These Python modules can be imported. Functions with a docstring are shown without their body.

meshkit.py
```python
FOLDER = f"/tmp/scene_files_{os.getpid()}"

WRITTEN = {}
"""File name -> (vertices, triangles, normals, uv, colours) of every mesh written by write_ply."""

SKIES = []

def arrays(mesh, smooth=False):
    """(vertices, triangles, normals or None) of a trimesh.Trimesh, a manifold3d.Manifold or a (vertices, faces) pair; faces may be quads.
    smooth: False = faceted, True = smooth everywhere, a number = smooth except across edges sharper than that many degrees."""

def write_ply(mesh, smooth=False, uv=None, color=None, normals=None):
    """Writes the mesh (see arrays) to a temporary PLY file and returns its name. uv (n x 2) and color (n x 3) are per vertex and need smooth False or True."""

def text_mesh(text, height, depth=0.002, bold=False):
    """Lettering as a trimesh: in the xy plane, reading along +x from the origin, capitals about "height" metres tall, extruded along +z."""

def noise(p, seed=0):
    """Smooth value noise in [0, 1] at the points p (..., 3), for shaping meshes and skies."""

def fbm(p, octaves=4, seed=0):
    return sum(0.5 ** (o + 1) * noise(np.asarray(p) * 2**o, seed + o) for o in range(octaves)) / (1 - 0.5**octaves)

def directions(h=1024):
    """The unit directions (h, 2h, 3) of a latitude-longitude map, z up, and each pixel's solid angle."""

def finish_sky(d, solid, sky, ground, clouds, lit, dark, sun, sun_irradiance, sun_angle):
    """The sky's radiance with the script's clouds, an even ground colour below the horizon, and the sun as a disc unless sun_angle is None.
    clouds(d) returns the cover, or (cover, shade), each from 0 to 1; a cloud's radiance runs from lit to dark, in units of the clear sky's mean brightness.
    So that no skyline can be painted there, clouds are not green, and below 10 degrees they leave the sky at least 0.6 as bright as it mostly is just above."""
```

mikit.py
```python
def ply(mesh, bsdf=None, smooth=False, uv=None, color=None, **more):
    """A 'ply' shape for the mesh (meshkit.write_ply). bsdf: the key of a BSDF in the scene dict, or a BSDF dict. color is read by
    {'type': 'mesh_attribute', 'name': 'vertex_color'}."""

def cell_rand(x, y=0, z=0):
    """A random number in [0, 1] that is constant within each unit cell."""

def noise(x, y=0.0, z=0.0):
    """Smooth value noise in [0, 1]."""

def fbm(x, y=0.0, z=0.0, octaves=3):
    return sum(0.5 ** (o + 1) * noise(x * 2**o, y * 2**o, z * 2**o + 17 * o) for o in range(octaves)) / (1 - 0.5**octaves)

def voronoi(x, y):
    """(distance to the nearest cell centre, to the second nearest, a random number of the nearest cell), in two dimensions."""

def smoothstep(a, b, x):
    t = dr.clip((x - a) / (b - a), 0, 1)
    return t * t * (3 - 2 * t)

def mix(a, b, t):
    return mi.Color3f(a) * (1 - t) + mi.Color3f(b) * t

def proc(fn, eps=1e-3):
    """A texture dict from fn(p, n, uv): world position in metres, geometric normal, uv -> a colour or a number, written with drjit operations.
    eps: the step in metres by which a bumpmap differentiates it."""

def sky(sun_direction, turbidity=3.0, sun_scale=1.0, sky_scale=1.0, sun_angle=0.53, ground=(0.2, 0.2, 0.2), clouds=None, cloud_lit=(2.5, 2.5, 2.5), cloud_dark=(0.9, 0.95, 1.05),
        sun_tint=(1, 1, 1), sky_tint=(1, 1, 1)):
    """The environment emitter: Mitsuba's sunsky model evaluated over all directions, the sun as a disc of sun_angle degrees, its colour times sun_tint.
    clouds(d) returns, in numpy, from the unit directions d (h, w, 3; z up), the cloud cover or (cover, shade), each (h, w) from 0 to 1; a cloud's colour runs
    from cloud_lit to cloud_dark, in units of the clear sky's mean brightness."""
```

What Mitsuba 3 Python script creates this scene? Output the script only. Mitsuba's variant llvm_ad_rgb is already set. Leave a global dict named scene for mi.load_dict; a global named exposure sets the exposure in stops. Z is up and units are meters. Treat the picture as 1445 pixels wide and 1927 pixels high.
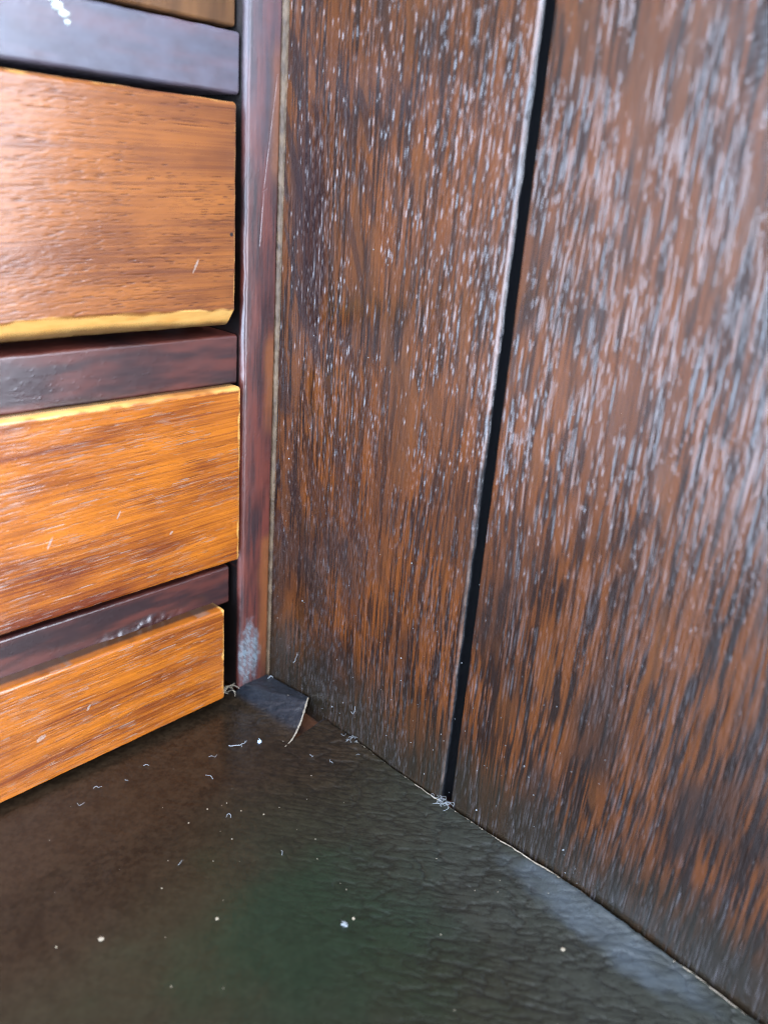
import math, random
import numpy as np, trimesh
import drjit as dr, mitsuba as mi
import mikit, meshkit
from mikit import proc, noise, fbm, voronoi, cell_rand, smoothstep, mix

scene, labels = {}, {}
T = mi.ScalarTransform4f
MM = 0.001
rng = np.random.default_rng(7)

# ------------------------------------------------------------------ camera, light, exposure
CAM = np.array([-89.243, -109.670, 94.456]) * MM
VIEW = np.array([0.686296, 0.623495, -0.374501])
scene['camera'] = {
    'type': 'thinlens', 'fov': 49.87, 'fov_axis': 'x', 'near_clip': 0.002, 'far_clip': 20.0,
    'aperture_radius': 0.00080, 'focus_distance': 0.136,
    'to_world': T().look_at(origin=CAM.tolist(), target=(CAM + VIEW).tolist(), up=[0.221841, 0.310923, 0.924183])}
exposure = 0.0


def lamp(key, centre, target, w, h, rgb, label):
    scene[key] = {'type': 'rectangle',
                  'to_world': T().look_at(origin=centre, target=target, up=[0, 0.01, 1]) @ T().scale([w / 2, h / 2, 1]),
                  'bsdf': {'type': 'diffuse', 'reflectance': {'type': 'rgb', 'value': 0.5}},
                  'emitter': {'type': 'area', 'radiance': {'type': 'rgb', 'value': rgb}}}
    labels[key] = {'label': label, 'category': 'window' if key.startswith('window') else 'lamp'}


# a tall daylight window in front of the desk (behind the camera) and a pale ceiling light over it
lamp('window_light', [0.15, -1.15, 0.46], [0, 0, 0.20], 1.4, 1.50, [6.6, 7.4, 8.8], 'tall daylight window pane standing in front of the desk')
lamp('window_light_001', [-1.25, -0.40, 0.28], [0, -0.05, 0.20], 1.55, 2.0, [5.4, 6.7, 8.9], 'unseen daylight window left of the desk, stretched down for the panel glints')  # left window stretched down to floor height so the panel grooves glint
lamp('ceiling_light', [-0.55, -0.25, 1.5], [0, 0, 0.05], 1.3, 1.3, [2.6, 2.95, 3.4], 'broad square ceiling light panel above the desk')


# ------------------------------------------------------------------ materials (all noise works in millimetres)
def rgb(r, g, b):
    return mi.Color3f(r, g, b)


def streaks(u, v, w, L, dens, seed, edge=0.22):
    """Short vertical pores: u across, v along, in mm. 1 in the middle of a pore, 0 outside."""
    c = dr.floor(u / w)
    fu = u / w - c - 0.5
    vv = v / L + cell_rand(c, seed, 5) * 13.7
    k = dr.floor(vv)
    fv = vv - k
    r, r2, r3 = cell_rand(c, k, seed), cell_rand(c, k, seed + 31), cell_rand(c, k, seed + 62)
    hw = 0.20 + 0.24 * r2
    across = dr.square(dr.clip(1 - dr.square((fu - (r3 - 0.5) * 0.16) / (hw + 0.06)), 0, 1))
    a = 0.35 * r3
    along = smoothstep(a, a + edge, fv) * smoothstep(1.0, 1 - edge, fv + 0.25 * r2)
    return dr.select(r < dens, across * along * (0.22 + 0.78 * dr.square(cell_rand(c, k, seed + 93))), 0)


def nibs(a, b, size, dens, seed):
    """Sparse little domes (dust nibs under the varnish)."""
    ca, cb = dr.floor(a / size), dr.floor(b / size)
    r1, r2, r3, r4 = (cell_rand(ca, cb, seed + k) for k in range(4))
    rad = 0.07 + 0.15 * r4 * r4
    d = dr.square(a / size - ca - 0.3 - 0.4 * r1) + dr.square(b / size - cb - 0.3 - 0.4 * r2)
    return dr.select(r3 < dens, dr.clip(1 - d / (rad * rad), 0, 1), 0)


def panel_fields(p):
    u, v = -p.y * 1000, p.z * 1000
    right = smoothstep(46.8, 47.6, u)
    # the boards' grain wanders a little
    uw = u + 1.5 * (noise(u / 13, v / 36, 3.0) - 0.5) + 0.12 * (noise(u / 3.5, v / 16, 8.0) - 0.5)
    lean = u - (1 - right) * 0.10 * (60 - v)
    fleck = smoothstep(0.60, 0.70, noise(lean / 2.1, v / 10.5, 11.0) * 0.75 + 0.25 * noise(lean / 0.9, v / 6, 2.0))
    clus = fbm(u / 5.5, v / 9.0, 4.0)
    return u, v, right, uw, fleck, clus


def panel_pores(u, v, right, uw, fleck, clus):
    dens = smoothstep(0.14, 0.56, clus) * (1 - 0.9 * fleck)
    a = streaks(uw, v, 0.38, 3.0, (0.92 * dens + 0.06) * (1 - 0.55 * right), 1, 0.35)
    b = streaks(uw + 0.17, v, 0.34, 8.0, (0.52 + 0.1 * right) * dens + 0.08, 2, 0.35)
    c = streaks(uw + 0.4, v, 0.56, 8.5, (0.46 * dens + 0.05) * right, 3, 0.35)
    d = streaks(uw + 0.09, v, 0.27, 1.9, (0.75 * dens + 0.12) * (1 - 0.8 * right), 4, 0.35)
    return dr.maximum(a, 0.62 * d), b, c


def panel_height(p):
    u, v, right, uw, fleck, clus = panel_fields(p)
    a, b, c = panel_pores(u, v, right, uw, fleck, clus)
    bead = noise(uw / 0.45, v / 0.6, 6.0)
    grain = noise(uw / 0.42, v / 7.0, 12.0) * (0.3 + clus)
    groove = dr.maximum(dr.maximum(0.19 * a, 0.145 * b), 0.16 * c)
    return -groove * (0.75 + 0.40 * bead) + (0.060 - 0.030 * right) * grain * (1 - 0.8 * fleck) + 0.03 * noise(u / 2.2, v / 9.0, 9.0) + 0.015 * bead + 0.05 * nibs(u, v, 1.1, 0.16, 7)


def panel_colour(p, n, uv):
    u, v, right, uw, fleck, clus = panel_fields(p)
    tone = fbm(uw / 7.0, v / 30.0, 21.0)
    fine = smoothstep(0.2, 0.8, 0.45 * noise(uw / 0.50, v / 9.0, 22.0) + 0.55 * noise(uw / 0.20, v / 4.0, 23.0))
    col = mix(rgb(0.010, 0.0030, 0.0015), rgb(0.104, 0.0285, 0.0040), smoothstep(0.22, 0.78, 0.34 * tone + 0.66 * fine))
    col = mix(col, rgb(0.110, 0.034, 0.006), 0.5 * fleck * smoothstep(0.3, 0.8, noise(u / 4, v / 15, 5.0)))
    # dark figure: short leaning dashes in the narrow board, blotches low on the wide one
    lean = u - 0.36 * (70 - v)
    dash = smoothstep(0.60, 0.74, noise(lean / 1.7, v / 8.5, 31.0)) * smoothstep(44.0, 14.0, u)
    col = mix(col, rgb(0.014, 0.005, 0.004), 0.72 * dash)
    blot = smoothstep(0.46, 0.78, fbm(u / 7.0, v / 12.0, 41.0) + 0.16 * (fine - 0.5)) * (0.35 + 0.65 * smoothstep(60.0, 25.0, v))
    col = mix(col, rgb(0.013, 0.008, 0.007), 0.78 * blot)
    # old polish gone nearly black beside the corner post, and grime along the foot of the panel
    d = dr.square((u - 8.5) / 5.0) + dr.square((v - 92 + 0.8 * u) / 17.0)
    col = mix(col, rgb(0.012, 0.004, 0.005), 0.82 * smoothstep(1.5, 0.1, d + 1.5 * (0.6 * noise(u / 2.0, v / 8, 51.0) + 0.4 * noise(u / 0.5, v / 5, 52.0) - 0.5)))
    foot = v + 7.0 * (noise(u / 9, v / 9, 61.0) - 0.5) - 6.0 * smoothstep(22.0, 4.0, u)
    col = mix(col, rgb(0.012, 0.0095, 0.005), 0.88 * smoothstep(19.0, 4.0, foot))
    # arris worn pale beside the joint
    lip = smoothstep(46.0, 46.4, u + 0.35 * (noise(v / 1.5, 3.0, 1.0) - 0.5)) * (1 - right)
    col = mix(col, rgb(0.15, 0.10, 0.075), 0.8 * lip * (0.15 + 0.85 * smoothstep(0.25, 0.7, noise(v / 5.5, 1.0, 55.0))))
    gunk = smoothstep(0.10, 0.30, p.x * 1000) * smoothstep(45.0, 45.4, u) * smoothstep(49.5, 49.0, u)
    # glints painted pale grey into the open pores, stronger low down
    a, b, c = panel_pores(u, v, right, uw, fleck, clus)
    pore_glint = dr.maximum(dr.maximum(0.7 * a, 0.8 * b), c) * (0.3 + 0.7 * noise(uw / 0.2, v / 0.9, 81.0)) * smoothstep(0.15, 0.7, noise(u / 7, v / 12, 82.0) + 0.1)
    return mix(mix(col, rgb(0.165, 0.155, 0.165), (0.30 + 0.34 * smoothstep(80.0, 40.0, v)) * pore_glint), rgb(0.004, 0.0045, 0.006), gunk)


def panel_rough(p, n, uv):
    u, v = -p.y * 1000, p.z * 1000
    return 0.17 + 0.10 * noise(u / 6, v / 14, 71.0) + 0.07 * smoothstep(70.0, 115.0, v) * smoothstep(45.0, 75.0, u)


def front_fields(p):
    x, z = p.x * 1000, p.z * 1000
    up = smoothstep(64.0, 72.0, z)          # the tall drawer has short ticks, the others long fine lines
    zz = z - 0.03 * x + 0.9 * (noise(x / 30, z / 9, 2.0) - 0.5)
    clus = smoothstep(0.25, 0.60, fbm(x / 12, z / 3.5, 4.0))
    tick = streaks(zz, x, 0.34, 2.6, (0.75 * clus + 0.05) * up, 7)
    line = streaks(zz, x, 0.24, 10.0, (0.75 * clus + 0.15) * (1 - 0.6 * up), 8)
    lin2 = streaks(zz + 0.1, x, 0.17, 4.5, (0.65 * clus + 0.15) * (1 - 0.4 * up), 9)
    return x, z, up, zz, tick, line, lin2


SCUFFS = [(-16.8, 80.3, 0.25, 1.1), (-42.0, 42.2, 0.25, 0.9), (-31.0, 44.0, 0.2, 0.7), (-22.0, 38.6, 0.35, 0.35), (-46.0, 10.0, 0.8, 0.5), (-38.0, 12.0, 0.3, 0.5)]


def front_height(p):
    x, z, up, zz, tick, line, lin2 = front_fields(p)
    bead = noise(x / 0.4, z / 0.3, 6.0)
    return -(0.07 * tick + 0.075 * line + 0.05 * lin2) * (0.7 + 0.5 * bead) + 0.010 * noise(x / 2.2, zz / 0.16, 1.0) + 0.010 * bead + 0.04 * nibs(x, z, 1.0, 0.22, 5) + 0.03 * noise(x / 6, z / 3, 3.0)


def front_colour(p, n, uv):
    x, z, up, zz, tick, line, lin2 = front_fields(p)
    band = fbm(x / 38.0, zz / 3.2, 12.0)
    fine = 0.5 * noise(x / 14.0, zz / 0.34, 13.0) + 0.5 * noise(x / 9.0, zz / 0.14, 14.0)
    patch = fbm(x / 8.0, z / 4.5, 15.0)
    t = smoothstep(0.22, 0.74, 0.40 * band + 0.32 * fine + 0.28 * patch)
    col = mix(rgb(0.115, 0.018, 0.003), rgb(0.44, 0.122, 0.006), t)
    col = mix(col, mix(rgb(0.130, 0.036, 0.011), rgb(0.31, 0.098, 0.018), t), up)
    # edges rubbed through to bare wood: uv holds mm from the right edge and from the nearest of top and bottom
    du, dv = uv.x, uv.y
    wob = 0.9 * (fbm(x / 2.4, z / 1.6, 17.0) - 0.5)
    worn = (0.25 + 0.75 * smoothstep(0.35, 0.6, fbm(x / 6, z / 6, 18.0) + 0.3 * smoothstep(74.0, 73.0, z) * up)) * dr.maximum(smoothstep(0.75, 0.2, du + wob), smoothstep(0.75, 0.2, dv + wob * 1.2))
    col = mix(col, rgb(0.060, 0.016, 0.006), 0.92 * dr.maximum(tick, 0.85 * dr.maximum(line, lin2)) * (1 - worn))
    # pale glints painted along parts of the long pores
    pore_glint = dr.maximum(line, 0.8 * lin2) * smoothstep(0.50, 0.68, noise(x / 1.6, zz / 0.3, 24.0)) * (1 - up)
    col = mix(col, rgb(0.40, 0.32, 0.26), 0.60 * pore_glint)
    col = mix(col, mix(rgb(0.66, 0.30, 0.06), rgb(0.84, 0.50, 0.15), fbm(x / 3, z / 0.6, 25.0)), 0.9 * worn)
    for sx, sz, w, h in SCUFFS:     # small dents rubbed pale
        col = mix(col, rgb(0.36, 0.28, 0.23), 0.6 * smoothstep(1.2, 0.4, dr.square((x - sx - 0.5 * (z - sz)) / w) + dr.square((z - sz) / h) + 0.8 * (noise(x / 0.3, z / 0.3, 33.0) - 0.5)))
    col = mix(col, rgb(0.02, 0.012, 0.01), smoothstep(1.2, 0.5, dr.square((x + 10.4) / 0.35) + dr.square((z - 84.8) / 0.3)))
    dirt_shade = smoothstep(-1.5, -0.6, p.y * 1000)  # dirt and shade painted dark on edges set back from the face
    return mix(col, rgb(0.030, 0.017, 0.009), 0.85 * dirt_shade)


SCRATCH = [((-1.5, 107.5), (-2.6, 99.2)), ((-2.6, 99.2), (-3.6, 91.6)), ((-3.6, 90.9), (-4.2, 83.0)), ((-3.9, 91.0), (-3.0, 91.5))]


def scratch(x, z):
    """The long fine scratch down the post."""
    out = mi.Float(0)
    for (x0, z0), (x1, z1) in SCRATCH:
        t = dr.clip(((x - x0) * (x1 - x0) + (z - z0) * (z1 - z0)) / ((x1 - x0) ** 2 + (z1 - z0) ** 2), 0, 1)
        d = dr.sqrt(dr.square(x - x0 - t * (x1 - x0)) + dr.square(z - z0 - t * (z1 - z0)))
        out = dr.maximum(out, smoothstep(0.10, 0.03, d) * (0.3 + 0.5 * noise(z / 0.5, 1.0, 2.0)))
    return out


def mahogany_colour(p, n, uv):
    x, y, z = p.x * 1000, p.y * 1000, p.z * 1000
    post = smoothstep(-7.08, -7.03, x)
    g = mix(rgb(0.020, 0.006, 0.007), rgb(0.088, 0.020, 0.013), smoothstep(0.25, 0.8, fbm(x / 9, z / 1.8, 3.0)))
    gp = mix(rgb(0.022, 0.006, 0.007), rgb(0.115, 0.022, 0.012), smoothstep(0.2, 0.8, 0.7 * fbm(x / 1.6, z / 9, 4.0) + 0.3 * noise(x / 0.25, z / 5, 14.0)))
    col = mix(g, gp, post)
    # window sheen painted blue grey into the topmost rail and the post head
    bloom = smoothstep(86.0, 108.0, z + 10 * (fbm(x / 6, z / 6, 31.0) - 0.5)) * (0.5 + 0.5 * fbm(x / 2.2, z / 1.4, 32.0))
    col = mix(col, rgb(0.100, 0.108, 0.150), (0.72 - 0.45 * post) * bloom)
    rub = smoothstep(-3.6, -1.5, x + 1.2 * (noise(z / 5, x / 2, 6.0) - 0.5)) * post * smoothstep(0.35, 0.65, noise(z / 9.0, 2.0, 8.0))
    col = mix(col, rgb(0.24, 0.075, 0.014), 0.55 * rub)
    col = mix(col, rgb(0.006, 0.004, 0.004), smoothstep(-6.75, -6.95, x) * post * smoothstep(-0.5, 0.1, y))  # side by the drawer gap painted near black, in place of shade
    # a dried whitish smear near the foot of the post
    sm = smoothstep(1.2, 0.1, dr.square((x + 5.0) / 2.4) + dr.square((z - 8.5) / 7.0) + 1.5 * (fbm(x / 1.1, z / 1.8, 9.0) - 0.5))
    sm = sm * (0.45 + 0.55 * smoothstep(0.2, 0.8, noise((x + 0.6 * z) / 0.3, (z - 0.6 * x) / 0.9, 10.0)))
    col = mix(col, rgb(0.20, 0.29, 0.32), 0.55 * sm * post * smoothstep(-0.3, -0.8, y))
    return mix(col, rgb(0.30, 0.28, 0.28), 0.5 * scratch(x, z) * post)


def mahogany_height(p):
    x, y, z = p.x * 1000, p.y * 1000, p.z * 1000
    post = smoothstep(-7.08, -7.03, x)
    along, across = z * post + x * (1 - post), x * post + z * (1 - post)
    lump = noise(x / 0.7, z / 0.7, 2.0)
    fine = noise(across / 0.25, along / 4.0, 1.0)
    # runs of old glue on the lower edge of the bottom rail
    run = smoothstep(22.6, 20.6, z + 2.2 * (noise(x / 4, 1.0, 4.0) - 0.5)) * smoothstep(-36.0, -30.0, x) * smoothstep(-16.0, -22.0, x) * (1 - post)
    return 0.012 * lump + 0.010 * fine + 0.03 * noise(x / 3.5, z / 3.5, 7.0) + 0.045 * nibs(x, z, 0.8, 0.24, 3) - 0.10 * scratch(x, z) * post + 0.40 * run * noise(x / 0.9, z / 0.9, 5.0)


def mahogany_rough(p, n, uv):
    z = p.z * 1000      # the polish has gone dull higher up
    return 0.30 + 0.26 * smoothstep(74.0, 104.0, z + 8 * (noise(p.x * 300, p.z * 200, 3.0) - 0.5))


def leather_cracks(x, y):
    s, t = 0.80 * x + 0.60 * y, -0.60 * x + 0.80 * y
    k = 0.22 + 0.78 * smoothstep(-36.0, -12.0, x - 0.25 * (y + 40)) * dr.maximum(smoothstep(-14.0, -26.0, y), smoothstep(-13.0, -10.0, x))
    crease = dr.power(1 - dr.abs(2 * fbm(s / 0.85, t / 3.6, 5.0) - 1), 7)
    crease2 = dr.power(1 - dr.abs(2 * fbm(s / 2.2 + 9, t / 6.6, 6.0) - 1), 14)
    return s, t, k, crease, crease2


def leather_colour(p, n, uv):
    x, y = p.x * 1000, p.y * 1000
    a = fbm(x / 26, y / 26, 1.0)
    b = 0.4 * fbm(x / 2.2, y / 2.2, 2.0) + 0.6 * fbm(x / 0.6, y / 0.6, 3.0)
    s, t, k, crease, crease2 = leather_cracks(x, y)
    col = mix(rgb(0.012, 0.0072, 0.0038), rgb(0.027, 0.0168, 0.0092), smoothstep(0.2, 0.8, b))
    olive = smoothstep(-22.0, -42.0, y + 14 * (a - 0.5))
    col = mix(col, mix(rgb(0.011, 0.0112, 0.006), rgb(0.026, 0.0255, 0.0145), b), olive)
    g = dr.sqrt(dr.square((x + 35) / 22.0) + dr.square((y + 52) / 18.0)) + 1.3 * (fbm(x / 9, y / 9, 7.0) - 0.5)
    col = mix(col, mix(rgb(0.006, 0.017, 0.008), rgb(0.013, 0.029, 0.015), b), 0.75 * smoothstep(1.25, 0.2, g))
    # scuffing and bluish sheen painted pale into the leather along the panel
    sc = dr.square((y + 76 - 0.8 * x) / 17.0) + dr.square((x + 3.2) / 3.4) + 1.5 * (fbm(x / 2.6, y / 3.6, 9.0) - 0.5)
    wide = smoothstep(-30.0, -4.0, x + 12 * (fbm(x / 8, y / 8, 19.0) - 0.5)) * smoothstep(-28.0, -60.0, y)  # broad grey lightening painted in for sheen near the panel
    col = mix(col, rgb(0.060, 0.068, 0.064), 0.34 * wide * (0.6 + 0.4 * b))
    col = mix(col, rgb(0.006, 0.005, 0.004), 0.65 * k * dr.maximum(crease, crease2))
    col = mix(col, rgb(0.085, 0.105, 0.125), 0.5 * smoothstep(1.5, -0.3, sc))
    # the curled corner is tinted blue black
    return mix(col, mix(rgb(0.006, 0.008, 0.011), rgb(0.024, 0.029, 0.039), b), 0.85 * smoothstep(0.3, 1.2, p.z * 1000) * smoothstep(-18.9, -18.0, y))


def leather_height(p):
    x, y = p.x * 1000, p.y * 1000
    s, t, k, crease, crease2 = leather_cracks(x, y)
    d1, d2, _ = voronoi(s / 0.32 + 0.6 * noise(x / 0.7, y / 0.7), t / 0.44)
    return k * (0.040 * smoothstep(0.02, 0.4, d2 - d1) - 0.10 * crease - 0.15 * crease2) + 0.012 * noise(x / 0.18, y / 0.18, 3.0) + 0.015 * noise(x / 0.6, y / 0.6, 4.0)


def bsdf(key, colour, rough, height=None, spec=0.5, coat=0.0, coat_gloss=0.8, eps=4e-5):
    d = {'type': 'principled', 'base_color': colour if isinstance(colour, dict) else {'type': 'rgb', 'value': colour},
         'roughness': rough, 'specular': spec}
    if coat:
        d |= {'clearcoat': coat, 'clearcoat_gloss': coat_gloss}
    if height:
        d = {'type': 'bumpmap', 'nested': d, 'height': proc(height, eps), 'scale': MM}
    scene[key] = {'type': 'twosided', 'nested': d}


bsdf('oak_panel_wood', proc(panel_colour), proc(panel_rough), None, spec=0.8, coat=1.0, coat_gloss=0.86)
bsdf('drawer_wood', proc(front_colour), 0.22, None, spec=0.6, coat=1.0, coat_gloss=0.84)
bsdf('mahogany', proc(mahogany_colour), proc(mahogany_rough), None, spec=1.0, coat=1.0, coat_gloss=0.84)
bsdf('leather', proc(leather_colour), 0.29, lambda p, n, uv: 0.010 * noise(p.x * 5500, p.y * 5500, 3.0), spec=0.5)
bsdf('dark_gap_wood', [0.008, 0.008, 0.009], 0.7)
bsdf('bare_wood', proc(lambda p, n, uv: mix(rgb(0.020, 0.008, 0.005), rgb(0.13, 0.045, 0.016), fbm(p.x * 900, p.y * 250, 1.0))), 0.6)
bsdf('brown_drawer_wood', proc(lambda p, n, uv: mix(rgb(0.050, 0.022, 0.009), rgb(0.20, 0.088, 0.030), fbm(p.x * 700, p.z * 90, 1.0))), 0.4)
bsdf('bead_wood', proc(lambda p, n, uv: mix(rgb(0.035, 0.018, 0.009), rgb(0.17, 0.110, 0.062), fbm(p.z * 700, p.x * 1800, 1.0))), 0.5,
     lambda p, n, uv: 0.09 * noise(p.x * 3000, p.z * 2200, p.y * 3000))
bsdf('torn_leather', proc(lambda p, n, uv: mix(rgb(0.10, 0.075, 0.05), rgb(0.48, 0.41, 0.31), fbm(p.x * 1500, p.y * 1500, p.z * 1500))), 0.9)
bsdf('lint', [0.28, 0.30, 0.31], 0.8)
bsdf('blue_lint', [0.50, 0.66, 0.85], 0.8)
bsdf('crumb_matter', [0.30, 0.25, 0.18], 0.8)
bsdf('paint', [0.62, 0.66, 0.62], 0.6)


# ------------------------------------------------------------------ geometry helpers (millimetres in, metres out)
def add(key, mesh, mat, smooth=True, uv=None, label=None, **props):
    scene[key] = mikit.ply(mesh, mat, smooth=smooth, uv=uv)
    if label:
        props['label'] = label
    if props:
        labels[key] = props


def axis(lo, hi, r, step, fine=None):
    """Sample positions from lo to hi with the rounding r sampled finely at both ends, and from fine[0] to fine[1] every fine[2]."""
    e = r * (1 - np.cos(np.linspace(0, math.pi / 2, 7)))
    mid = np.linspace(lo + r, hi - r, max(2, int((hi - lo - 2 * r) / step) + 1))
    if fine:
        f0, f1 = max(fine[0], lo + r), min(fine[1], hi - r)
        mid = np.concatenate([mid[(mid < f0 - fine[2]) | (mid > f1 + fine[2])], np.arange(f0, f1, fine[2]), [lo + r, hi - r]])
    out = np.unique(np.round(np.concatenate([lo + e, mid, hi - e]), 5))
    return out[np.concatenate([[True], np.diff(out) > 1e-3])]


def relief_at(fn, W):
    """A height function of the materials section evaluated at world points (metres) -> mm."""
    return np.array(mi.Float(fn(mi.Point3f(mi.Float(W[:, 0].astype(np.float32)), mi.Float(W[:, 1].astype(np.float32)), mi.Float(W[:, 2].astype(np.float32)))))).astype(float)


def slab(a0, a1, b0, b1, front, depth, r, to, step=1.0, bend=None, rough=0.0, seed=0, relief=None, fa=None, fb=None):
    """A board face as a fine grid with rounded, slightly uneven edges and a skirt to its back. a, b lie in the face, h stands out of it;
    to(a, b, h) places it. bend(a, b) -> extra h. Returns (mesh, uv) with uv = mm from the a1 edge and from the nearest b edge."""
    A, B = np.meshgrid(axis(a0, a1, r, step, fa), axis(b0, b1, r, step, fb), indexing='ij')
    q = np.stack([A, B, np.full_like(A, front)], -1)
    ex = np.maximum(np.maximum(a0 + r - A, A - (a1 - r)), 0) / r
    ey = np.maximum(np.maximum(b0 + r - B, B - (b1 - r)), 0) / r
    d = np.hypot(ex, ey)
    s = np.where(d > 1, 1 / np.maximum(d, 1e-9), 1)
    A2 = A - np.sign(A - (a0 + a1) / 2) * ex * r * (1 - s)
    B2 = B - np.sign(B - (b0 + b1) / 2) * ey * r * (1 - s)
    drop = r * (1 - np.sqrt(np.maximum(1 - np.minimum(d, 1) ** 2, 0)))
    hgt = front - drop
    if bend is not None:
        hgt = hgt + bend(A2, B2)
    if rough:
        w = np.minimum(d, 1)
        k = meshkit.fbm(q / 1.4, 3, seed) - 0.5
        hgt = hgt - rough * w * (0.5 + k)
        A2 = A2 + rough * 0.5 * ex * (meshkit.fbm(q / 3.1, 3, seed + 5) - 0.5) * 2
        B2 = B2 + rough * 0.5 * ey * (meshkit.fbm(q / 3.1, 3, seed + 9) - 0.5) * 2
    na, nb = A.shape
    if relief is not None:
        Wp = to(A2.ravel(), B2.ravel(), hgt.ravel()) * MM
        hgt = hgt + relief_at(relief, Wp).reshape(hgt.shape) * (1 - 0.6 * np.clip(d, 0, 1))
    P = np.stack([A2, B2, hgt], -1).reshape(-1, 3)
    i = np.arange(na * nb).reshape(na, nb)
    f = np.concatenate([np.stack([i[:-1, :-1], i[1:, :-1], i[1:, 1:]], -1).reshape(-1, 3), np.stack([i[:-1, :-1], i[1:, 1:], i[:-1, 1:]], -1).reshape(-1, 3)])
    loop = np.concatenate([i[:-1, 0], i[-1, :-1], i[:0:-1, -1], i[0, :0:-1]])
    back = P[loop].copy()
    back[:, 2] = front - depth
    j = len(P) + np.arange(len(loop))
    ln, jn = np.roll(loop, -1), np.roll(j, -1)
    f = np.concatenate([f, np.stack([loop, j, jn], -1), np.stack([loop, jn, ln], -1)])
    V = np.concatenate([P, back])
    uv = np.stack([a1 - V[:, 0], np.minimum(b1 - V[:, 1], V[:, 1] - b0)], -1)
    W = to(V[:, 0], V[:, 1], V[:, 2]) * MM
    e = [to(*np.array([[x], [y], [z]], float))[0] for x, y, z in ((0, 0, 0), (1, 0, 0), (0, 1, 0), (0, 0, 1))]
    if np.dot(np.cross(e[1] - e[0], e[2] - e[0]), e[3] - e[0]) < 0:
        f = f[:, ::-1]
    return (W, f), uv


face_out = lambda a, b, h: np.stack([a, -h, b], -1)      # a = x, b = z, out of the face = towards -y
side_in = lambda a, b, h: np.stack([-h, -a, b], -1)      # a = distance from the corner along the side panel, b = z, out = -x

TOP, LEFT, FRONT = 150.0, -165.0, 175.0

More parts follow.
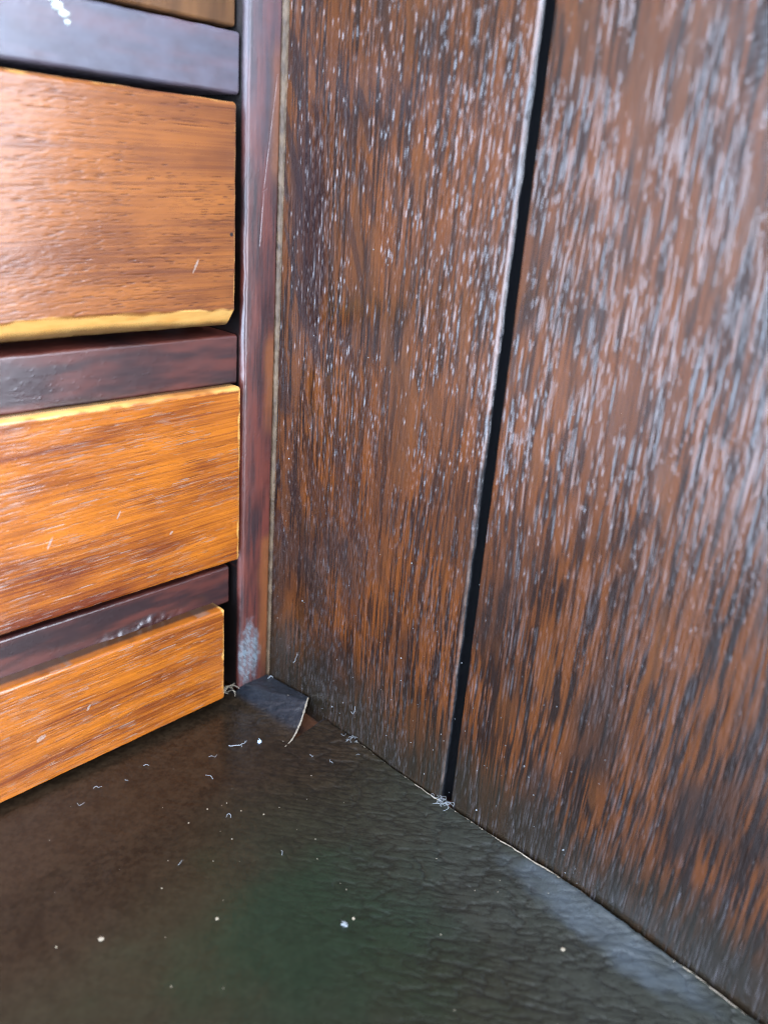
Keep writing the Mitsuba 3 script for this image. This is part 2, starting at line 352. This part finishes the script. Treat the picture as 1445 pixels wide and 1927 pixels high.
# ------------------------------------------------------------------ the desk
labels['desk'] = {'label': 'old dark wooden desk interior with oak side panel, mahogany rails and green brown leather top', 'category': 'desk'}
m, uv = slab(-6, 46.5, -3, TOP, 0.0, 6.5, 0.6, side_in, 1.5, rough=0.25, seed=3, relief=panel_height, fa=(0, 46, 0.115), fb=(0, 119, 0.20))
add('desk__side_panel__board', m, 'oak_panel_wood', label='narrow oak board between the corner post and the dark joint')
sloped = lambda a, b, h: side_in(48.1 + (a - 48.1) * (101.9 - 0.62 * b) / (FRONT - 48.1), b, h)     # its front edge leans back like a bureau's
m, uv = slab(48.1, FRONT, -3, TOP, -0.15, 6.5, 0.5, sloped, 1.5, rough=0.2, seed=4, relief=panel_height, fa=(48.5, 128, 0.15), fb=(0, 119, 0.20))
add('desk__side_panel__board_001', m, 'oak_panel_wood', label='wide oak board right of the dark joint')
m, uv = slab(45.0, 50, -3, TOP, -3.0, 4, 0.3, side_in, 4)
add('desk__side_panel__joint', m, 'dark_gap_wood', label='black open joint between the two oak boards')

RAILS = [(104.1, 112.2, -7.15, 0.0), (60.95, 69.1, -7.1, 0.0), (19.7, 27.2, -7.9, -0.8)]
RLAB = ['topmost dark rail with a blue window sheen painted on its face', 'dark red rail in the middle with an arris rubbed light', 'lowest dark rail with lumps of dried glue on its lower edge']
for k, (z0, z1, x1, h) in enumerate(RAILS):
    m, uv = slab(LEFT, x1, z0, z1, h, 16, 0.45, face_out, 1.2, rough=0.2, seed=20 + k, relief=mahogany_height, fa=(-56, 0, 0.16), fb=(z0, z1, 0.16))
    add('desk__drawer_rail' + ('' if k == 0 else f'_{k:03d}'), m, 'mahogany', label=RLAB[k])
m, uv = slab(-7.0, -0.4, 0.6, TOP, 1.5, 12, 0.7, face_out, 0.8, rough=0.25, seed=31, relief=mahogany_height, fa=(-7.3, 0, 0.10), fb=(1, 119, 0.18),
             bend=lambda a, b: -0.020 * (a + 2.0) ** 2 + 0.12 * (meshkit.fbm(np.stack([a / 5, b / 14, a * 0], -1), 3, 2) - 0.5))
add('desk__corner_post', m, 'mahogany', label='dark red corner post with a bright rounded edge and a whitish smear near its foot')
# the pale strip between post and panel, tapering downwards
zs = np.linspace(1.0, TOP, 150)
wd = 0.28 + 0.55 * np.clip((zs - 5) / 110, 0, 1) + 0.12 * (meshkit.fbm(np.stack([zs / 3, zs * 0, zs * 0], -1), 3, 8) - 0.5)
ring = []
for th in np.linspace(0, math.pi / 2, 6):
    ring.append(np.stack([-wd * math.sin(th) - 0.02, -1.3 - wd * math.cos(th), zs], -1))
ring.append(np.stack([-1.4 + 0 * zs, 2.0 + 0 * zs, zs], -1))
R = np.stack(ring, 0)
i = np.arange(R.shape[0] * len(zs)).reshape(R.shape[0], len(zs))
f = np.concatenate([np.stack([i[:-1, :-1], i[1:, :-1], i[1:, 1:]], -1).reshape(-1, 3), np.stack([i[:-1, :-1], i[1:, 1:], i[:-1, 1:]], -1).reshape(-1, 3)])
add('desk__bead', (R.reshape(-1, 3) * MM, f), 'bead_wood', label='pale worn bead in the corner between the post and the oak panel')
m, uv = slab(LEFT, 3, -6, TOP, -17.0, 4, 0.3, face_out, 10)
add('desk__inner_back', m, 'dark_gap_wood')
m, uv = slab(LEFT, 6, -FRONT, 18, -1.15, 8, 0.3, lambda a, b, h: np.stack([a, b, h], -1), 6)
add('desk__base_board', m, 'bare_wood', label='red brown wood showing through the tear in the leather')


# the leather: one skin, split by a tear that runs from TEAR to the side panel; the corner piece has curled up
TX, TY = -10.35, -18.8


def lift_main(x, y):
    """Uneven bulges, and the edge along the side panel standing proud."""
    q = np.stack([x / 14, y / 14, x * 0], -1)
    z = 0.55 * (meshkit.fbm(q, 3, 5) - 0.5)
    wall = np.exp(-np.maximum(-x - 0.8, 0) / 4.2)
    hump = 0.45 + 1.4 * np.exp(-((y + 74) / 17) ** 2) + 0.5 * np.exp(-((y + 26) / 8) ** 2)
    z = z * np.clip((-x) / 12, 0.25, 1) * np.clip((-y - 3) / 14, 0.2, 1)
    return z + wall * hump * np.clip((-y - 14) / 10, 0, 1) - 0.25 * np.exp(-((x + 13) / 3.2) ** 2) * np.exp(-((y + 30) / 16) ** 2)


def tear_y(x):
    s = np.clip((x - TX) / 9.5, 0, 1.1)
    return TY + 4.9 * s ** 1.45


def corner_z(x, y):
    ax = -10.4 + 0.03 * (y - TY)
    reach = np.interp(y, [-19, -14, -4, 2], [9.0, 7.0, 3.6, 2.8])
    s = np.clip((x - ax) / reach, 0, 1.25)
    z = 2.7 * s * s * (1.6 - 0.6 * s)
    return np.where(x > ax, z, 0) * np.interp(y, [-19, -14, -4, 3], [0.92, 0.92, 0.62, 0.5])


def grid_mesh(X, Y, Z):
    i = np.arange(X.size).reshape(X.shape)
    f = np.concatenate([np.stack([i[:-1, :-1], i[1:, :-1], i[1:, 1:]], -1).reshape(-1, 3), np.stack([i[:-1, :-1], i[1:, 1:], i[:-1, 1:]], -1).reshape(-1, 3)])
    return np.stack([X, Y, Z], -1).reshape(-1, 3), f


xs = np.unique(np.round(np.concatenate([np.linspace(LEFT, -75, 40), np.arange(-75, -40, 0.34), np.arange(-40, -0.55, 0.2), [TX, -0.5]]), 4))
ys = np.concatenate([np.linspace(-FRONT, -105, 30)[:-1], np.arange(-105, TY, 0.24), [TY]])
X, Y = np.meshgrid(xs, ys, indexing='ij')
edge_wob = 0.35 * (meshkit.fbm(np.stack([Y / 2.5, Y * 0, X * 0], -1), 3, 12) - 0.5)
Xm = np.where(X > -3, X + edge_wob * np.clip((X + 3) / 2.5, 0, 1), X)
t_right = np.clip((X - TX) / 10, 0, 1) * np.exp(-(TY - Y) / 4)          # the right lip of the tear
Zm = lift_main(X, Y) + 0.6 * t_right
va, fa = grid_mesh(Xm, Y + 0.6 * np.clip((X - TX) / 10, 0, 1) * (Y > TY - 0.01), Zm)
tt = np.linspace(0, 1, 90)
Xc, Tc = np.meshgrid(xs, tt, indexing='ij')
y0 = np.where(Xc > TX, tear_y(Xc), TY)
Yc = y0 + (3.0 - y0) * Tc
Yc = np.where((Xc > -8.0) & (Xc < 0), y0 + (np.interp(Xc, [-8.0, -7.5, 0], [3.0, -0.9, -1.6]) - y0) * Tc, Yc)
Zc = corner_z(Xc, Yc) + lift_main(Xc, np.minimum(Yc, TY)) * np.clip((TX - Xc) / 4 + 0.0, 0, 1) * (1 - Tc) ** 2 + np.where(Xc <= TX, lift_main(Xc, Yc * 0 + TY) * (1 - Tc) ** 4 * (1 - np.clip((TX - Xc) / 4, 0, 1)), 0)
Zc[:, 0] = np.where(xs <= TX, lift_main(xs, xs * 0 + TY), Zc[:, 0])
vb, fb = grid_mesh(Xc, Yc, Zc)
lea = trimesh.Trimesh(np.vstack([va, vb]) * MM, np.vstack([fa, fb + len(va)]), process=False)
lea.merge_vertices(digits_vertex=7)
lv = np.array(lea.vertices)
lv[:, 2] += relief_at(leather_height, lv) * MM
lea.vertices = lv
add('desk__leather_top', lea, 'leather', label='worn green brown leather writing surface, creased and dusty')


def ribbon(P, N, w, th, seed):
    """A ragged band along the polyline P: w down along N, th across."""
    n = len(P)
    k = meshkit.fbm(np.stack([np.arange(n) / 3.0, np.zeros(n), np.zeros(n)], -1), 3, seed)
    d = np.gradient(P, axis=0)
    d /= np.linalg.norm(d, axis=1, keepdims=True)
    side = np.cross(d, N)
    ww, tw = w * (0.5 + k)[:, None], th * (0.5 + k[::-1])[:, None]
    rings = np.stack([P + side * tw, P + N * 0.06 * k[:, None], P - N * ww * 0.5 - side * tw * 0.6, P - N * ww + side * tw * 0.4], 0)
    i = np.arange(4 * n).reshape(4, n)
    i = np.vstack([i, i[:1]])
    f = np.concatenate([np.stack([i[:-1, :-1], i[1:, :-1], i[1:, 1:]], -1).reshape(-1, 3), np.stack([i[:-1, :-1], i[1:, 1:], i[:-1, 1:]], -1).reshape(-1, 3)])
    return rings.reshape(-1, 3) * MM, f


ex = np.linspace(TX, -0.6, 70)
ez = corner_z(ex, tear_y(ex))
nrm = np.tile([0.25, -0.35, 0.9], (len(ex), 1))
nrm = nrm / np.linalg.norm(nrm, axis=1, keepdims=True)
m = ribbon(np.stack([ex, tear_y(ex) - 0.06, ez + 0.03], -1), nrm, 0.62, 0.22, 3)
add('desk__leather_top__torn_edge', m, 'torn_leather', label='cream torn edge of the curled leather corner')
ey = np.linspace(-20, -135, 420)
xe = -0.5 + 0.35 * (meshkit.fbm(np.stack([ey / 2.5, ey * 0, ey * 0], -1), 3, 12) - 0.5)
zr = lift_main(xe, ey)
keep = 0.5 + 1.1 * (meshkit.fbm(np.stack([ey / 9, ey * 0, ey * 0], -1), 3, 14) - 0.5)
m = ribbon(np.stack([xe + 0.05, ey, zr - 0.26 + 0.34 * keep], -1), np.tile([0.0, 0, 1.0], (len(ey), 1)), 0.4, 0.18, 6)
add('desk__leather_top__torn_edge_001', m, 'torn_leather', label='frayed pale edge of the leather along the oak panel')

# ------------------------------------------------------------------ drawers
DR = [  # right edge, bottom, top, standing out
    (-7.2, 112.8, TOP, -1.0), (-9.45, 70.8, 102.9, 2.5), (-8.15, 29.7, 61.15, 2.5), (-11.4, 1.5, 20.9, 2.6)]
DLAB = ['dark brown small drawer above the topmost rail, cut off by the picture top',
        'tall orange brown small drawer with a wide bare yellow lower edge',
        'orange small drawer between the middle rail and the lowest rail',
        'lowest small drawer, a narrow orange front resting on the leather']
for k, (x1, z0, z1, h) in enumerate(DR):
    key = 'drawer' + ('' if k == 0 else f'_{k:03d}')
    labels[key] = {'label': DLAB[k], 'category': 'drawer', 'group': 'small drawers stacked in the desk'}
    low = (lambda a, b: -np.clip(73.9 + 0.25 * np.sin(a / 7) + 0.2 * (meshkit.fbm(np.stack([a / 2.2, a * 0, a * 0], -1), 3, 6) - 0.5) - b, 0, 4) * 0.75) if k == 1 else (lambda a, b: 0.12 * (meshkit.fbm(np.stack([a / 11, b / 5, a * 0], -1), 3, 4) - 0.5))
    r = (0.5, 0.55, 0.6, 0.45)[k]
    m, uv = slab(LEFT, x1, z0, z1, h, 9, r, face_out, 0.8 if k else 2.5, bend=low, rough=0.22 if k else 0.1, seed=40 + 7 * k, relief=front_height if k else None, fa=(-56, 0, 0.22) if k else None, fb=(0, 103, 0.085) if k else None)
    if k == 1:      # the whole chamfered lower edge is rubbed bare
        zv = np.asarray(m[0])[:, 2] / MM
        uv[:, 1] = np.where(zv < 80, (zv - 73.4) * 1.0, uv[:, 1] + 0.55)
        uv[:, 0] += 0.2
    if k == 2:      # the bottom edge and most of the ends stay dark
        uv[:, 1] = np.where(np.asarray(m[0])[:, 2] / MM < 45, 5.0, uv[:, 1])
    if k == 3:
        uv[:, 1] = 5.0
        v = np.asarray(m[0])
        v[:, 2] += np.where(v[:, 2] < 8 * MM, (0.7 * np.clip((v[:, 0] / MM + 52) / 40, -0.6, 1) - 0.3) * MM, 0)
    add(key + '__front', m, 'drawer_wood' if k else 'brown_drawer_wood', uv=uv)
    m, uv = slab(LEFT + 2, x1 - 1.2, z0 + 1.0, z1 - 1.4, h - 8.5, 8, 0.2, face_out, 12)
    add(key + '__box', m, 'bare_wood')

# ------------------------------------------------------------------ small things


def blob(c, r, seed, squash=0.7):
    m = trimesh.creation.icosphere(2, 1.0)
    v = m.vertices * (0.6 + 0.8 * meshkit.fbm(m.vertices * 1.6 + 10, 3, seed))[:, None] * [r, r, r * squash]
    return (v + c) * MM, m.faces


def fibre(c, length, rad, seed, rise=0.5, flat=None, curl=2.5):
    g = np.random.default_rng(seed)
    n = 14
    a = g.uniform(0, 6.28) + np.cumsum(g.normal(0, 0.28, n)) + np.linspace(0, g.uniform(-curl, curl), n)
    st = length / n
    if flat == 'wall':      # clinging to the side panel
        P = np.stack([-0.15 - rise * np.abs(np.sin(np.linspace(0, 3, n))), np.cumsum(np.cos(a)) * st, np.cumsum(np.sin(a)) * st], -1)
    else:
        P = np.stack([np.cumsum(np.cos(a)) * st, np.cumsum(np.sin(a)) * st, rad + rise * np.abs(np.sin(np.linspace(0, g.uniform(2, 6), n)))], -1)
    P = P - [*(P.mean(0)[:2]), 0] if flat != 'wall' else P - [0, *P.mean(0)[1:]]
    d = np.gradient(P, axis=0)
    d /= np.linalg.norm(d, axis=1, keepdims=True)
    s = np.cross(d, [0.31, 0.2, 0.93])
    s /= np.linalg.norm(s, axis=1, keepdims=True)
    t = np.cross(d, s)
    rr = rad * np.linspace(1, 0.6, n)[:, None]
    ring = np.stack([P + rr * (math.cos(q) * s + math.sin(q) * t) for q in np.linspace(0, 2 * math.pi, 6)[:-1]], 0)
    i = np.arange(5 * n).reshape(5, n)
    i = np.vstack([i, i[:1]])
    f = np.concatenate([np.stack([i[:-1, :-1], i[1:, :-1], i[1:, 1:]], -1).reshape(-1, 3), np.stack([i[:-1, :-1], i[1:, 1:], i[:-1, 1:]], -1).reshape(-1, 3)])
    return (ring.reshape(-1, 3) + c) * MM, f


def join(ms):
    return trimesh.util.concatenate([trimesh.Trimesh(v, f, process=False) for v, f in ms])


def top_z(x, y):
    """Height of the leather at (x, y)."""
    x, y = np.float64(x), np.float64(y)
    return float(lift_main(x, y) if y < TY or x < TX else corner_z(x, y))


m = join([blob((-34.5 + dx, 0.05, 110.7 + dz), r, 60 + k) for k, (dx, dz, r) in enumerate([(0, 0, 0.8), (0.8, -0.7, 0.7), (-0.6, 0.8, 0.6), (1.2, -1.5, 0.45)])])
add('desk__drawer_rail__paint_fleck', m, 'paint', label='white fleck of paint on the topmost rail')

# lint, crumbs and dust
NAMED = [  # key, kind, x, y, size, label
    ('lint_speck', 'blue_lint', -12.9, -15.0, 0.42, 'bright blue white speck left of the torn leather corner'),
    ('lint_tuft', 'lint', -28.4, -53.3, 0.45, 'largest white speck out on the leather, fluffy'),
    ('crumb', 'crumb_matter', -53.4, -33.6, 0.40, 'pale tan crumb on the dark leather below the drawers, farthest left'),
    ('crumb_001', 'crumb_matter', -40.5, -41.0, 0.26, 'small pale crumb on the leather left of the green patch'),
    ('crumb_002', 'crumb_matter', -9.5, -76.0, 0.36, 'cream crumb on the bluish sheen beside the oak panel')]
for k, (key, mat, x, y, r, lab) in enumerate(NAMED):
    z = top_z(x, y)
    if mat == 'crumb_matter':
        m = join([blob((x, y, z + r * 0.35), r * 0.8, 80 + k, 0.55), blob((x + r * 0.5, y - r * 0.3, z + r * 0.3), r * 0.5, 90 + k, 0.6)])
    else:
        g = np.random.default_rng(80 + k)
        m = join([blob((x + g.normal(0, r * 0.35), y + g.normal(0, r * 0.35), z + r * 0.35), r * g.uniform(0.35, 0.6), 300 + 9 * k + i) for i in range(7)]
                 + [fibre((x + g.normal(0, r * 0.3), y + g.normal(0, r * 0.3), z + 0.1), r * 1.8, 0.025, 400 + 9 * k + i, r) for i in range(7)])
    add(key, m, mat, label=lab, category=key.split('_0')[0].replace('_', ' '))
ms = [fibre((-0.9 + rng.normal(0, 0.5), -47.2 + rng.normal(0, 1.3), 0.9 + rng.uniform(0, 0.7)), rng.uniform(1.2, 3.4), 0.032, 100 + k, 0.3, curl=6) for k in range(18)]
add('lint_clump', join(ms), 'lint', label='tangled clump of pale lint at the foot of the black joint', category='lint')
ms = [fibre((-0.9 + rng.normal(0, 0.4), -25.5 + rng.normal(0, 1.2), 0.9 + rng.uniform(0, 0.5)), rng.uniform(0.8, 2.0), 0.03, 150 + k, 0.2, curl=6) for k in range(9)]
add('lint_clump_001', join(ms), 'lint', label='small white lint clump by the oak panel right of the tear', category='lint')
ms = [fibre((-9.3 + rng.normal(0, 0.7), -0.3 + rng.normal(0, 0.3), 0.8 + rng.uniform(0, 0.8)), rng.uniform(2, 4), 0.06, 170 + k, 0.8) for k in range(9)]
add('lint_clump_002', join(ms), 'crumb_matter', label='tan wisp of fibres between the lowest drawer and the foot of the post', category='lint')
add('lint_fibre', fibre((-16.4, -13.4, top_z(-16.4, -13.4)), 4.2, 0.08, 5, 0.4), 'lint', label='longest curved white fibre on the leather in front of the lowest drawer', category='lint fibre')
add('lint_fibre_001', fibre((-0.8, -2.9, 1.5), 1.8, 0.12, 9, 0.9), 'lint', label='thick white thread at the top of the curled leather corner by the post', category='lint fibre')
add('lint_fibre_002', fibre((0, -9.5, 9.5), 3.4, 0.06, 12, 0.3, 'wall'), 'lint', label='curled white fibre clinging to the oak panel near the corner', category='lint fibre')
add('lint_fibre_003', fibre((0, -25.5, 6.5), 2.6, 0.06, 15, 0.3, 'wall'), 'lint', label='short white fibre on the oak panel above the torn leather', category='lint fibre')
for k in range(13):
    if k < 10:
        x, y = rng.uniform(-52, -12), rng.uniform(-45, -6)
        if y > -4:
            continue
    else:
        x, y = rng.uniform(-9, -2), rng.uniform(-30, -20)
    key = f'lint_fibre_{k + 4:03d}'
    add(key, fibre((x, y, top_z(x, y)), rng.uniform(0.8, 2.2), rng.uniform(0.032, 0.058), 200 + k, 0.3), 'lint', label='tiny pale curl of lint scattered on the dark leather', category='lint fibre', group='small lint fibres scattered on the leather')
ms = []
for k in range(150):
    x, y = rng.uniform(-62, -1.5), rng.uniform(-100, -5)
    if rng.uniform() > math.exp(-math.hypot(x + 22, y + 28) / 34):
        continue
    r = min(0.22, 0.055 * math.exp(rng.normal(0.1, 0.5)))
    b = trimesh.creation.icosphere(1, r)
    ms.append((b.vertices * MM + np.array([x, y, top_z(x, y) + 0.4 * r]) * MM, b.faces))
add('dust', join(ms), 'crumb_matter', label='fine pale dust specks strewn over the leather', category='dust', kind='stuff')
ms = []
for k in range(160):
    u, z = rng.uniform(1, 75), 2 + rng.exponential(22)
    r = 0.05 * math.exp(rng.normal(0, 0.4))
    b = trimesh.creation.icosphere(1, r)
    ms.append((b.vertices * MM + np.array([-r * 0.3, -u, min(z, 100)]) * MM, b.faces))
add('panel_dust', join(ms), 'lint', label='fine pale dust specks clinging to the oak panel', category='dust', kind='stuff')
